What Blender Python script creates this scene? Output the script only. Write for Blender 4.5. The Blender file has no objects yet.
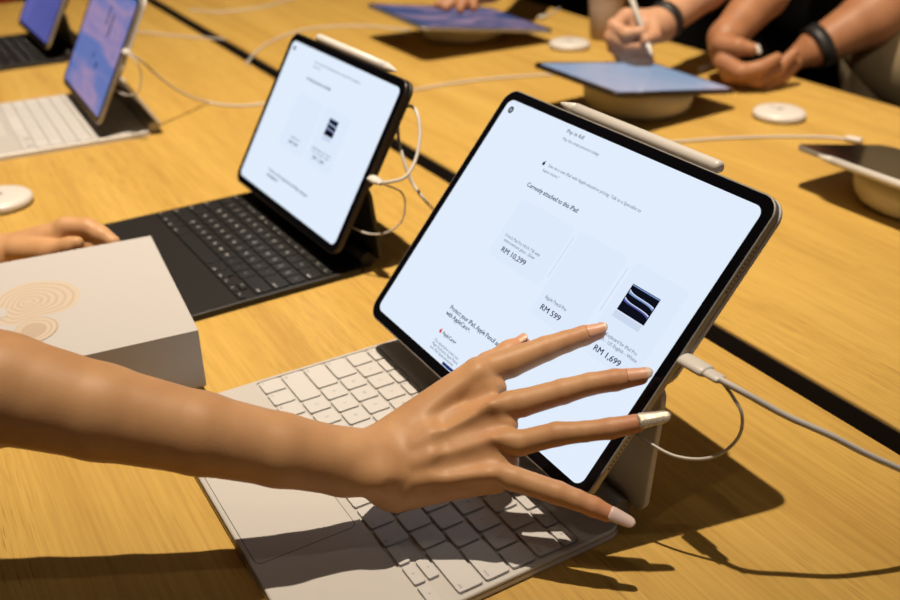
import bpy, bmesh, math, random
import numpy as np
from mathutils import Vector, Matrix

random.seed(7)
scene = bpy.context.scene
COL = scene.collection
PI = math.pi

# ------------------------------------------------------------------ camera
F = 958.893
CAM = np.array([0.62493091, -0.11696015, 0.41916653])
RGT = np.array([0.51594726, 0.85658496, -0.0077867])
FWD = np.array([-0.75647213, 0.45134351, -0.47332754])
DWN = np.array([0.40193077, -0.25010247, -0.88085209])


def P(px, py, d):
    """world point seen at pixel (px, py) at depth d"""
    return CAM + d * (FWD + RGT * (px - 450) / F + DWN * (py - 300) / F)


def G(px, py, z=0.0):
    """world point at pixel on the horizontal plane z"""
    r = FWD + RGT * (px - 450) / F + DWN * (py - 300) / F
    return CAM + r * (z - CAM[2]) / r[2]


cd = bpy.data.cameras.new('camera')
cam = bpy.data.objects.new('camera', cd)
COL.objects.link(cam)
m = Matrix.Identity(4)
for i in range(3):
    m[i][0] = RGT[i]; m[i][1] = -DWN[i]; m[i][2] = -FWD[i]; m[i][3] = CAM[i]
cam.matrix_world = m
cd.sensor_width = 36.0
cd.lens = F / 900 * 36
cd.clip_start = 0.02
cd.dof.use_dof = True
cd.dof.focus_distance = 0.615
cd.dof.aperture_fstop = 6.3
scene.camera = cam


# --------------------------------------------------------------- materials
def new_mat(name):
    mt = bpy.data.materials.new(name)
    mt.use_nodes = True
    nt = mt.node_tree
    return mt, nt, nt.nodes['Principled BSDF']


ALB = 0.70   # overall reflectance level of the painted, wooden and skin surfaces


def srgb(r, g, b):
    f = lambda c: (c / 255 / 12.92) if c / 255 <= 0.04045 else ((c / 255 + 0.055) / 1.055) ** 2.4
    return (f(r), f(g), f(b), 1)


def simple(name, col, rough=0.5, metal=0.0, spec=0.5, bump=0.0, bscale=400.0, coat=0.0):
    mt, nt, b = new_mat(name)
    b.inputs['Base Color'].default_value = (col[0] * ALB, col[1] * ALB, col[2] * ALB, 1)
    b.inputs['Roughness'].default_value = rough
    b.inputs['Metallic'].default_value = metal
    b.inputs['Specular IOR Level'].default_value = spec
    b.inputs['Coat Weight'].default_value = coat
    tc = nt.nodes.new('ShaderNodeTexCoord')
    nz = nt.nodes.new('ShaderNodeTexNoise'); nz.inputs['Scale'].default_value = bscale
    nt.links.new(tc.outputs['Object'], nz.inputs['Vector'])
    mr = nt.nodes.new('ShaderNodeMapRange')
    mr.inputs['To Min'].default_value = max(0, rough - 0.05); mr.inputs['To Max'].default_value = min(1, rough + 0.05)
    nt.links.new(nz.outputs['Fac'], mr.inputs['Value']); nt.links.new(mr.outputs['Result'], b.inputs['Roughness'])
    if bump:
        bp = nt.nodes.new('ShaderNodeBump'); bp.inputs['Strength'].default_value = bump; bp.inputs['Distance'].default_value = 0.0005
        nt.links.new(nz.outputs['Fac'], bp.inputs['Height']); nt.links.new(bp.outputs['Normal'], b.inputs['Normal'])
    return mt


def emis(name, col, strength=1.0, base=(0.0, 0.0, 0.0), rough=0.25):
    mt, nt, b = new_mat(name)
    b.inputs['Base Color'].default_value = (*base, 1)
    b.inputs['Emission Color'].default_value = col
    b.inputs['Emission Strength'].default_value = strength
    b.inputs['Roughness'].default_value = rough
    b.inputs['Specular IOR Level'].default_value = 0.15
    return mt


def wood_mat():
    mt, nt, b = new_mat('oak')
    N = nt.nodes.new; L = nt.links.new
    tc = N('ShaderNodeTexCoord')

    def noise(scale, detail=4, rough=0.6, off=(0, 0, 0), dist=0.0):
        mp = N('ShaderNodeMapping'); mp.inputs['Scale'].default_value = scale; mp.inputs['Location'].default_value = off
        L(tc.outputs['Object'], mp.inputs['Vector'])
        nz = N('ShaderNodeTexNoise'); nz.inputs['Scale'].default_value = 1.0
        nz.inputs['Detail'].default_value = detail; nz.inputs['Roughness'].default_value = rough
        nz.inputs['Distortion'].default_value = dist
        L(mp.outputs['Vector'], nz.inputs['Vector'])
        return nz.outputs['Fac']

    def ramp(fac, stops):
        r = N('ShaderNodeValToRGB'); e = r.color_ramp.elements
        e[0].position, e[0].color = stops[0]; e[1].position, e[1].color = stops[-1]
        for p_, c_ in stops[1:-1]:
            x = e.new(p_); x.color = c_
        L(fac, r.inputs['Fac']); return r.outputs['Color']

    def mix(mode, f, a, c):
        x = N('ShaderNodeMixRGB'); x.blend_type = mode
        if isinstance(f, float): x.inputs['Fac'].default_value = f
        else: L(f, x.inputs['Fac'])
        L(a, x.inputs['Color1'])
        if isinstance(c, tuple): x.inputs['Color2'].default_value = c
        else: L(c, x.inputs['Color2'])
        return x.outputs['Color']

    base = ramp(noise((1.6, 26, 26), 5, 0.55, dist=0.6), [(0.3, (0.415, 0.252, 0.058, 1)), (0.52, (0.478, 0.305, 0.073, 1)), (0.75, (0.52, 0.342, 0.090, 1))])
    fine = ramp(noise((9, 330, 330), 3, 0.6, (3, 1, 0)), [(0.35, (0.86, 0.84, 0.8, 1)), (0.6, (1.03, 1.03, 1.03, 1))])
    col = mix('MULTIPLY', 0.85, base, fine)
    # short dark pores running with the grain
    pore = ramp(noise((30, 760, 760), 2, 0.5, (7, 2, 0)), [(0.56, (0, 0, 0, 1)), (0.74, (1, 1, 1, 1))])
    zone = ramp(noise((3, 14, 14), 2, 0.5, (1, 9, 0)), [(0.4, (0.15, 0.15, 0.15, 1)), (0.65, (1, 1, 1, 1))])
    pm = mix('MULTIPLY', 1.0, pore, zone)
    col = mix('MIX', pm, col, (0.235, 0.125, 0.026, 1))
    L(col, b.inputs['Base Color'])
    b.inputs['Roughness'].default_value = 0.48
    b.inputs['Specular IOR Level'].default_value = 0.32
    bp = N('ShaderNodeBump'); bp.inputs['Strength'].default_value = 0.12; bp.inputs['Distance'].default_value = 0.0006
    L(fine, bp.inputs['Height']); L(bp.outputs['Normal'], b.inputs['Normal'])
    return mt


def skin_mat(name, c1, c2):
    mt, nt, b = new_mat(name)
    N = nt.nodes.new; L = nt.links.new
    tc = N('ShaderNodeTexCoord')
    nz = N('ShaderNodeTexNoise'); nz.inputs['Scale'].default_value = 38; nz.inputs['Detail'].default_value = 6
    L(tc.outputs['Object'], nz.inputs['Vector'])
    r = N('ShaderNodeValToRGB'); r.color_ramp.elements[0].position = 0.35; r.color_ramp.elements[1].position = 0.7
    r.color_ramp.elements[0].color = (*[q * ALB for q in c1], 1); r.color_ramp.elements[1].color = (*[q * ALB for q in c2], 1)
    L(nz.outputs['Fac'], r.inputs['Fac'])
    at = N('ShaderNodeAttribute'); at.attribute_name = 'flush'
    mx = N('ShaderNodeMixRGB'); L(at.outputs['Fac'], mx.inputs['Fac']); L(r.outputs['Color'], mx.inputs['Color1'])
    mx.inputs['Color2'].default_value = (0.66 * ALB, 0.27 * ALB, 0.16 * ALB, 1); L(mx.outputs['Color'], b.inputs['Base Color'])
    b.inputs['Roughness'].default_value = 0.5
    b.inputs['Specular IOR Level'].default_value = 0.3
    b.inputs['Subsurface Weight'].default_value = 0.03
    b.inputs['Subsurface Radius'].default_value = (1.0, 0.35, 0.15)
    b.inputs['Subsurface Scale'].default_value = 0.004
    vz = N('ShaderNodeTexVoronoi'); vz.inputs['Scale'].default_value = 900
    L(tc.outputs['Object'], vz.inputs['Vector'])
    bp = N('ShaderNodeBump'); bp.inputs['Strength'].default_value = 0.12; bp.inputs['Distance'].default_value = 0.0004
    L(vz.outputs['Distance'], bp.inputs['Height']); L(bp.outputs['Normal'], b.inputs['Normal'])
    return mt


def fabric(name, c, s=300):
    return simple(name, c, 0.9, 0, 0.1, bump=0.5, bscale=s)


def wallpaper(name, stops, scale=(3, 3, 3), dist=1.5, strength=1.0, off=(0, 0, 0)):
    """picture shown on a lit screen"""
    mt, nt, b = new_mat(name)
    N = nt.nodes.new; L = nt.links.new
    tc = N('ShaderNodeTexCoord'); mp = N('ShaderNodeMapping'); mp.inputs['Scale'].default_value = scale; mp.inputs['Location'].default_value = off
    L(tc.outputs['Generated'], mp.inputs['Vector'])
    nz = N('ShaderNodeTexNoise'); nz.inputs['Scale'].default_value = 1; nz.inputs['Detail'].default_value = 3; nz.inputs['Distortion'].default_value = dist
    L(mp.outputs['Vector'], nz.inputs['Vector'])
    r = N('ShaderNodeValToRGB'); e = r.color_ramp.elements
    e[0].position, e[0].color = stops[0]; e[1].position, e[1].color = stops[-1]
    for p_, c_ in stops[1:-1]:
        x = e.new(p_); x.color = c_
    L(nz.outputs['Fac'], r.inputs['Fac'])
    L(r.outputs['Color'], b.inputs['Emission Color'])
    b.inputs['Emission Strength'].default_value = strength
    b.inputs['Base Color'].default_value = (0.01, 0.01, 0.012, 1)
    b.inputs['Roughness'].default_value = 0.2
    return mt


M = {}
M['oak'] = wood_mat()
M['white'] = simple('white_polyurethane', (0.76, 0.74, 0.71), 0.5)
M['whitealu'] = simple('pale_aluminium', (0.70, 0.68, 0.65), 0.42, 0.15)
M['whitetrack'] = simple('trackpad_glass', (0.68, 0.66, 0.63), 0.4)
M['keywhite'] = simple('white_key', (0.70, 0.69, 0.68), 0.45)
M['glyphgrey'] = simple('grey_legend', (0.34, 0.33, 0.33), 0.6)
M['groove'] = simple('shadow_groove', (0.12, 0.115, 0.11), 0.7)
M['black'] = simple('black_polyurethane', (0.012, 0.011, 0.011), 0.55, bump=0.3, bscale=900)
M['keyblack'] = simple('black_key', (0.010, 0.010, 0.010), 0.5)
M['glyphwhite'] = simple('white_legend', (0.75, 0.75, 0.75), 0.5)
M['blackdeck'] = simple('dark_deck', (0.011, 0.009, 0.008), 0.5)
M['shadestrip'] = simple('dark_brown_gap_shade', (0.022, 0.010, 0.004), 0.8)  # near-black colour standing in for the shade between the tables
M['wave4'] = emis('wave_shadow', srgb(203, 216, 238), 1.0)
M['alu'] = simple('silver_aluminium', (0.46, 0.44, 0.41), 0.38, 0.55)
M['aludark'] = simple('space_black_aluminium', (0.06, 0.05, 0.045), 0.4, 0.7)
M['glass'] = simple('black_glass', (0.004, 0.004, 0.006), 0.10, 0, 0.22)
M['hole'] = simple('dark_hole', (0.02, 0.018, 0.016), 0.8)
M['plastic'] = simple('white_plastic', (0.80, 0.77, 0.72), 0.35)
M['cable'] = simple('white_cable', (0.74, 0.71, 0.67), 0.5)
M['tether'] = simple('tether_cord', (0.70, 0.67, 0.63), 0.5)
M['stand'] = simple('cream_stand', (0.72, 0.66, 0.52), 0.5)
M['box'] = simple('white_card', (0.60, 0.58, 0.57), 0.55, bump=0.1, bscale=1500)
M['art1'] = simple('cream_print', (0.66, 0.57, 0.46), 0.5)
M['art2'] = simple('tan_print', (0.55, 0.44, 0.34), 0.5)
M['art3'] = simple('blush_print', (0.58, 0.475, 0.385), 0.5)
M['skin'] = skin_mat('skin_warm', (0.60, 0.325, 0.150), (0.70, 0.400, 0.195))
M['skin2'] = skin_mat('skin_pale', (0.60, 0.32, 0.19), (0.68, 0.39, 0.24))
M['skin3'] = skin_mat('skin_tan', (0.40, 0.18, 0.085), (0.48, 0.225, 0.11))
M['nailclear'] = simple('clear_nail', (0.74, 0.60, 0.50), 0.35)
M['nailskin'] = simple('natural_nail', (0.76, 0.40, 0.25), 0.42)
M['nailpink'] = simple('pale_pink_nail', (0.86, 0.68, 0.64), 0.3)
M['blackcloth'] = fabric('black_cloth', (0.008, 0.007, 0.007))
M['beigecloth'] = fabric('beige_cloth', (0.66, 0.53, 0.33))
M['olivecloth'] = fabric('olive_cloth', (0.58, 0.46, 0.28))
M['browncloth'] = fabric('brown_cloth', (0.12, 0.07, 0.035))
M['redcloth'] = fabric('red_cloth', (0.45, 0.05, 0.02))
M['hair'] = simple('dark_hair', (0.015, 0.010, 0.008), 0.5)
M['eye'] = simple('eye_white', (0.7, 0.68, 0.65), 0.2)
M['lips'] = simple('lips', (0.5, 0.2, 0.15), 0.5)
M['band'] = simple('black_rubber', (0.012, 0.012, 0.013), 0.5)
M['cup'] = simple('beige_paper', (0.55, 0.42, 0.35), 0.7)
M['floor'] = simple('dark_stone_floor', (0.055, 0.032, 0.018), 0.5, bscale=6)
M['wall'] = simple('brown_wall', (0.12, 0.07, 0.04), 0.8, bscale=5)
M['ceil'] = simple('ceiling_paint', (0.35, 0.28, 0.2), 0.9, bscale=5)
M['lampshell'] = simple('lamp_shell', (0.03, 0.03, 0.03), 0.5)
M['lampglow'] = emis('lamp_glow', (1, 0.82, 0.6, 1), 6)
M['tableleg'] = M['oak']

# glitter nail
mt, nt, b = new_mat('glitter_nail')
vz = nt.nodes.new('ShaderNodeTexVoronoi'); vz.inputs['Scale'].default_value = 1300
tc = nt.nodes.new('ShaderNodeTexCoord'); nt.links.new(tc.outputs['Object'], vz.inputs['Vector'])
r = nt.nodes.new('ShaderNodeValToRGB'); r.color_ramp.elements[0].color = (0.35, 0.29, 0.2, 1); r.color_ramp.elements[1].color = (0.95, 0.88, 0.75, 1)
nt.links.new(vz.outputs['Color'], r.inputs['Fac']); nt.links.new(r.outputs['Color'], b.inputs['Base Color'])
b.inputs['Roughness'].default_value = 0.25; b.inputs['Metallic'].default_value = 0.45
bp = nt.nodes.new('ShaderNodeBump'); bp.inputs['Strength'].default_value = 0.5; bp.inputs['Distance'].default_value = 0.0004
nt.links.new(vz.outputs['Distance'], bp.inputs['Height']); nt.links.new(bp.outputs['Normal'], b.inputs['Normal'])
M['nailglitter'] = mt

M['page'] = emis('lit_page', srgb(225, 237, 252), 1.0)
M['card'] = emis('lit_card', srgb(221, 234, 251), 1.0)
M['inkdark'] = emis('ink_navy', srgb(40, 48, 78), 1.0)
M['inkgrey'] = emis('ink_grey', srgb(118, 128, 152), 1.0)
M['inkline'] = emis('ink_line', srgb(188, 202, 226), 1.0)
M['inkblack'] = emis('ink_black', srgb(12, 14, 26), 1.0)
M['inkred'] = emis('ink_red', srgb(205, 40, 50), 1.0)
M['inkblue'] = emis('ink_blue', srgb(30, 50, 110), 1.0)
M['wave1'] = emis('wave_steel', srgb(120, 150, 205), 1.0)
M['wave2'] = emis('wave_pale', srgb(205, 218, 240), 1.0)
M['wave3'] = emis('wave_violet', srgb(80, 84, 160), 1.0)
M['scr_cloud'] = wallpaper('blue_pink_cloud_screen', [(0.36, srgb(84, 112, 178)), (0.50, srgb(104, 122, 186)), (0.57, srgb(164, 140, 180)), (0.66, srgb(96, 116, 182))], (0.5, 1.9, 1), 0.3, 0.9)
M['scr_violet'] = wallpaper('violet_screen', [(0.3, srgb(82, 86, 158)), (0.7, srgb(104, 106, 180))], (1.5, 1.5, 1), 0.6, 0.9)
M['scr_pink'] = wallpaper('blue_pink_screen', [(0.34, srgb(58, 84, 134)), (0.45, srgb(98, 98, 136)), (0.52, srgb(186, 150, 172)), (0.58, srgb(122, 112, 146)), (0.70, srgb(55, 92, 146))], (3.2, 1.6, 1), 1.0, 0.8)
M['scr_pale'] = wallpaper('pale_blue_screen', [(0.35, srgb(172, 182, 206)), (0.65, srgb(150, 172, 200))], (1.5, 1.5, 1), 0.5, 0.85)


# -------------------------------------------------------- object utilities
def link(name, me, parent=None):
    o = bpy.data.objects.new(name, me)
    COL.objects.link(o)
    if parent is not None:
        o.parent = parent
    return o


def thing(name, label, cat, mat=None, group=None, loc=(0, 0, 0), rotz=0.0):
    o = bpy.data.objects.new(name, None)
    o.empty_display_size = 0.03
    COL.objects.link(o)
    if mat is not None:
        o.matrix_world = mat
    else:
        o.location = loc; o.rotation_euler = (0, 0, rotz)
    o['label'] = label; o['category'] = cat
    if group: o['group'] = group
    return o


def tag(o, label, cat, group=None):
    o['label'] = label; o['category'] = cat
    if group: o['group'] = group
    return o


def mesh(name, verts, faces, mats, fmats=None, smooth=False):
    me = bpy.data.meshes.new(name)
    me.from_pydata([tuple(map(float, v)) for v in verts], [], [tuple(int(i) for i in f) for f in faces])
    for mm in (mats if isinstance(mats, (list, tuple)) else [mats]):
        me.materials.append(mm)
    if fmats is not None:
        me.polygons.foreach_set('material_index', fmats)
    if smooth:
        me.polygons.foreach_set('use_smooth', [True] * len(me.polygons))
    me.update()
    return me


class MB:
    """collects shapes of one part"""
    def __init__(s):
        s.v = []; s.f = []; s.m = []; s.s = []

    def add(s, verts, faces, mi=0, smooth=False):
        o = len(s.v)
        s.v += [tuple(map(float, v)) for v in verts]
        s.f += [tuple(int(i) + o for i in f) for f in faces]
        s.m += [mi] * len(faces); s.s += [smooth] * len(faces)
        return s

    def box(s, lo, hi, mi=0):
        x0, y0, z0 = lo; x1, y1, z1 = hi
        v = [(x0, y0, z0), (x1, y0, z0), (x1, y1, z0), (x0, y1, z0), (x0, y0, z1), (x1, y0, z1), (x1, y1, z1), (x0, y1, z1)]
        return s.add(v, [(3, 2, 1, 0), (4, 5, 6, 7), (0, 1, 5, 4), (1, 2, 6, 5), (2, 3, 7, 6), (3, 0, 4, 7)], mi)

    def loft(s, loops, mi=0, cap0=True, cap1=True, smooth=False):
        n = len(loops[0]); v = [p for l in loops for p in l]; f = []
        for k in range(len(loops) - 1):
            for i in range(n):
                j = (i + 1) % n
                f.append((k * n + i, k * n + j, (k + 1) * n + j, (k + 1) * n + i))
        s.add(v, f, mi, smooth)
        if cap0: s.add(loops[0][::-1], [tuple(range(n))], mi)
        if cap1: s.add(loops[-1], [tuple(range(n))], mi)
        return s

    def build(s, name, mats, parent=None):
        me = mesh(name, s.v, s.f, mats, s.m)
        me.polygons.foreach_set('use_smooth', s.s)
        bm = bmesh.new(); bm.from_mesh(me)
        bmesh.ops.remove_doubles(bm, verts=bm.verts, dist=1e-7)
        bm.to_mesh(me); bm.free()
        return link(name, me, parent)


def rrect(x0, y0, x1, y1, r, z, n=6):
    """rounded rectangle loop, counter-clockwise from the lower right corner"""
    out = []
    for cx, cy, a0 in ((x1 - r, y0 + r, -PI / 2), (x1 - r, y1 - r, 0), (x0 + r, y1 - r, PI / 2), (x0 + r, y0 + r, PI)):
        for i in range(n + 1):
            a = a0 + PI / 2 * i / n
            out.append((cx + r * math.cos(a), cy + r * math.sin(a), z))
    return out


def slab(mb, x0, y0, x1, y1, r, z0, z1, e, mi=0, n=6, seg=3):
    """rounded slab with softened edges e"""
    L = []
    for i in range(seg + 1):
        a = PI / 2 * i / seg
        d = e * (1 - math.sin(a)); L.append(rrect(x0 + d, y0 + d, x1 - d, y1 - d, max(r - d, 1e-5), z0 + e * (1 - math.cos(a)), n))
    for i in range(seg + 1):
        a = PI / 2 * i / seg
        d = e * (1 - math.cos(a)); L.append(rrect(x0 + d, y0 + d, x1 - d, y1 - d, max(r - d, 1e-5), z1 - e * (1 - math.sin(a)), n))
    return mb.loft(L, mi)


def catmull(pts, n=8):
    pts = [np.array(p, float) for p in pts]
    p = [2 * pts[0] - pts[1]] + pts + [2 * pts[-1] - pts[-2]]
    out = []
    for i in range(1, len(p) - 2):
        for k in range(n):
            t = k / n
            out.append(0.5 * ((2 * p[i]) + (-p[i - 1] + p[i + 1]) * t + (2 * p[i - 1] - 5 * p[i] + 4 * p[i + 1] - p[i + 2]) * t * t + (-p[i - 1] + 3 * p[i] - 3 * p[i + 1] + p[i + 2]) * t ** 3))
    out.append(pts[-1])
    return out


def tube(mb, pts, r, n=10, mi=0, spline=True, sub=8):
    c = catmull(pts, sub) if spline else [np.array(p, float) for p in pts]
    rs = r if isinstance(r, (list, tuple)) else [r] * len(c)
    up = np.array([0.13, 0.21, 0.97]); loops = []
    for i, p in enumerate(c):
        t = c[min(i + 1, len(c) - 1)] - c[max(i - 1, 0)]
        t = t / (np.linalg.norm(t) + 1e-12)
        u = up - t * (up @ t); u /= (np.linalg.norm(u) + 1e-12); w = np.cross(t, u); up = u
        loops.append([tuple(p + rs[i] * (math.cos(2 * PI * k / n) * u + math.sin(2 * PI * k / n) * w)) for k in range(n)])
    return mb.loft(loops, mi, smooth=True)


# text to mesh, cached
_txt = {}
BOLD = ('Currently attached to this iPad:', 'RM 10,299', 'RM 599', 'RM 1,699', 'Protect your iPad, Apple Pencil and Accessories', 'with AppleCare+.', 'AppleCare+')


def text_geo(s):
    if s not in _txt:
        cu = bpy.data.curves.new('t', 'FONT'); cu.body = s; cu.size = 1.0; cu.resolution_u = 3
        o = bpy.data.objects.new('t', cu); COL.objects.link(o)
        dg = bpy.context.evaluated_depsgraph_get()
        me = bpy.data.meshes.new_from_object(o.evaluated_get(dg))
        v = [(q.co.x, q.co.y) for q in me.vertices]; f = [tuple(p.vertices) for p in me.polygons]
        bpy.data.objects.remove(o); bpy.data.curves.remove(cu); bpy.data.meshes.remove(me)
        _txt[s] = (v, f)
    return _txt[s]


def put_text(mb, s, x0, x1, y, cap, z, mi=0):
    """text from x0 to x1 with its baseline at y and capital height cap"""
    v, f = text_geo(s)
    if not v: return
    a = min(q[0] for q in v); b_ = max(q[0] for q in v)
    sx = (x1 - x0) / (b_ - a); sy = cap / 0.62
    for k in ((-1, 0, 1) if s in BOLD else (-.5, .5)):
        mb.add([(x0 + (q[0] - a) * sx + k * .022 * sy, y + q[1] * sy, z + k * .000004) for q in v], f, mi)


# ------------------------------------------------------ organic surfaces
def sdf_mesh(prims, vox):
    """prims: (a, b, ra, rb, k[, flag]) tapered limbs blended smoothly; surface nets"""
    prims = [(np.array(p[0], float), np.array(p[1], float), p[2], p[3], p[4], (p[5] if len(p) > 5 else 0)) for p in prims]
    pos = [p for p in prims if p[5] == 0]
    lo = np.min([np.minimum(p[0] - p[2], p[1] - p[3]) for p in pos], 0) - 4 * vox
    hi = np.max([np.maximum(p[0] + p[2], p[1] + p[3]) for p in pos], 0) + 4 * vox
    n = np.ceil((hi - lo) / vox).astype(int) + 1
    fld = np.full(n, 1.0, np.float32)
    for a, b, ra, rb, k, flag in prims:
        mg = max(k, 3 * vox) + max(ra, rb)
        i0 = np.clip(np.floor((np.minimum(a, b) - mg - lo) / vox).astype(int), 0, n)
        i1 = np.clip(np.ceil((np.maximum(a, b) + mg - lo) / vox).astype(int) + 1, 0, n)
        if np.any(i1 <= i0): continue
        X = [((np.arange(i0[j], i1[j]) * vox + lo[j]) - a[j]).astype(np.float32).reshape([-1 if q == j else 1 for q in range(3)]) for j in range(3)]
        ba = (b - a); l2 = float(ba @ ba) + 1e-12
        h = np.clip((X[0] * ba[0] + X[1] * ba[1] + X[2] * ba[2]) / l2, 0, 1)
        d = np.sqrt((X[0] - ba[0] * h) ** 2 + (X[1] - ba[1] * h) ** 2 + (X[2] - ba[2] * h) ** 2) - (ra + (rb - ra) * h)
        sl = tuple(slice(i0[j], i1[j]) for j in range(3)); o = fld[sl]
        if flag == 0:
            hh = np.maximum(k - np.abs(o - d), 0) / k
            fld[sl] = np.minimum(o, d) - hh * hh * k * 0.25
        else:
            hh = np.maximum(k - np.abs(o + d), 0) / k
            fld[sl] = np.maximum(o, -d) + hh * hh * k * 0.25
    ins = fld < 0
    c = [(0, 0, 0), (1, 0, 0), (0, 1, 0), (1, 1, 0), (0, 0, 1), (1, 0, 1), (0, 1, 1), (1, 1, 1)]
    N1 = n - 1
    cnt = np.zeros(N1, np.int8)
    for q in c: cnt += ins[q[0]:q[0] + N1[0], q[1]:q[1] + N1[1], q[2]:q[2] + N1[2]]
    act = (cnt > 0) & (cnt < 8)
    idx = np.argwhere(act); vid = np.full(N1, -1, np.int64); vid[act] = np.arange(len(idx))
    acc = np.zeros((len(idx), 3)); wt = np.zeros(len(idx))
    val = [fld[idx[:, 0] + q[0], idx[:, 1] + q[1], idx[:, 2] + q[2]] for q in c]
    for i in range(8):
        for j in range(i + 1, 8):
            df = [c[j][q] - c[i][q] for q in range(3)]
            if sum(abs(x) for x in df) != 1: continue
            s = (val[i] < 0) != (val[j] < 0)
            t = np.where(s, val[i] / np.where(s, val[i] - val[j], 1), 0)
            acc += np.where(s[:, None], np.array(c[i]) + t[:, None] * np.array(df), 0); wt += s
    V = lo + (idx + acc / wt[:, None]) * vox
    faces = []
    for ax in range(3):
        u, w = (ax + 1) % 3, (ax + 2) % 3
        sl0 = [slice(1, None)] * 3; sl0[ax] = slice(0, -1)
        A = ins[tuple(slice(0, n[j] - 1) if j == ax else slice(0, n[j]) for j in range(3))]
        B = ins[tuple(slice(1, n[j]) if j == ax else slice(0, n[j]) for j in range(3))]
        e = np.argwhere(A != B)
        e = e[(e[:, u] > 0) & (e[:, w] > 0) & (e[:, u] < N1[u]) & (e[:, w] < N1[w])]
        if not len(e): continue
        sg = A[e[:, 0], e[:, 1], e[:, 2]]
        q = []
        for du, dw in ((0, 0), (-1, 0), (-1, -1), (0, -1)):
            f = e.copy(); f[:, u] += du; f[:, w] += dw
            q.append(vid[f[:, 0], f[:, 1], f[:, 2]])
        q = np.stack(q, 1)
        q[~sg] = q[~sg][:, ::-1]
        faces.append(q)
    Fc = np.concatenate(faces); Fc = Fc[(Fc >= 0).all(1)]
    return V, Fc


def organic(name, groups, mat, parent=None, relax=1):
    """one mesh object from one or more blended groups [(prims, voxel)]"""
    VV, FF, o = [], [], 0
    for prims, vox in groups:
        v, f = sdf_mesh(prims, vox)
        # light relaxation removes the grid pattern
        for _ in range(relax):
            s = np.zeros_like(v); c = np.zeros(len(v))
            for i in range(4):
                for j in ((i + 1) % 4, (i + 3) % 4):
                    np.add.at(s, f[:, i], v[f[:, j]]); np.add.at(c, f[:, i], 1)
            v = 0.5 * v + 0.5 * s / np.maximum(c, 1)[:, None]
        VV.append(v); FF.append(f + o); o += len(v)
    me = bpy.data.meshes.new(name)
    V = np.concatenate(VV); Fq = np.concatenate(FF)
    me.vertices.add(len(V)); me.vertices.foreach_set('co', V.astype(np.float32).ravel())
    me.loops.add(Fq.size); me.loops.foreach_set('vertex_index', Fq.astype(np.int32).ravel())
    me.polygons.add(len(Fq)); me.polygons.foreach_set('loop_start', np.arange(0, Fq.size, 4, dtype=np.int32))
    me.polygons.foreach_set('loop_total', np.full(len(Fq), 4, np.int32))
    me.polygons.foreach_set('use_smooth', np.ones(len(Fq), bool))
    me.materials.append(mat); me.update(calc_edges=True); me.validate()
    return link(name, me, parent)


def chain(pts, k=0.003, scale=1.0):
    """pts: (point, radius) list -> limbs"""
    return [(pts[i][0], pts[i + 1][0], pts[i][1] * scale, pts[i + 1][1] * scale, k) for i in range(len(pts) - 1)]


# ----------------------------------------------------------------- setting
def struct(name, lo, hi, mat):
    o = MB().box(lo, hi).build(name, mat); o['kind'] = 'structure'
    return o


FZ = -0.90
CZ = 2.85
struct('floor', (-7, -4, FZ - 0.1), (4, 6, FZ), M['floor'])
struct('ceiling', (-7, -4, CZ), (4, 6, CZ + 0.1), M['ceil'])
struct('wall_left', (-7.1, -4, FZ), (-7, 6, CZ), M['wall'])
struct('wall_back', (-7, 6, FZ), (4, 6.1, CZ), M['wall'])


def table(label, y0, y1, x0=-1.76, x1=0.92):
    t = thing('display_table', label, 'table', loc=(0, 0, FZ))
    h = -FZ
    mb = MB(); slab(mb, x0, y0, x1, y1, 0.012, h - 0.045, h, 0.0025, n=4)
    mb.build('tabletop', M['oak'], t)
    for x in (x0 + 0.06, x1 - 0.13):
        for y in (y0 + 0.05, y1 - 0.12):
            mb = MB(); slab(mb, x, y, x + 0.07, y + 0.07, 0.008, 0, h - 0.045, 0.002, n=3)
            mb.build('leg', M['tableleg'], t)
    return t


table('near oak display table under the open tablets with keyboards', -0.245, 0.4345)
table('far oak display table beyond the dark gap, under the tilted tablets on stands', 0.4605, 1.145)

t = thing('gap_shade_strip', 'black channel added to stand for shade in the gap between the two oak tables', 'shadestrip', loc=(-.42, .4475, 0))  # added dark strip; the open gap itself holds only shade
mb = MB(); cx = 1.33
mb.loft([[(x, -.0128, -.030), (x, .0128, -.030), (x, .0128, -.003), (x, .0116, -.003), (x, .0116, -.028), (x, -.0116, -.028), (x, -.0116, -.003), (x, -.0128, -.003)] for x in (-cx, cx)])
mb.build('tray', M['shadestrip'], t)  # U-shaped strip whose dark colour paints the gap's shade

# ---------------------------------------------------------- tablets
SZ = {13: dict(W=.2816, H=.2155, sw=.2648, sh=.1986, D=.2148, well=(.0035, .0748, .2781, .1830), track=(.0868, .0040, .1930, .0703)),
      11: dict(W=.2497, H=.1775, sw=.2328, sh=.1605, D=.1800, well=(.0030, .0487, .2445, .1490), track=(.0760, -.0060, .1737, .0440))}


def kmat(x, y, yaw, z=0.0):
    return Matrix.Translation((x, y, z)) @ Matrix.Rotation(yaw, 4, 'Z')


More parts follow.
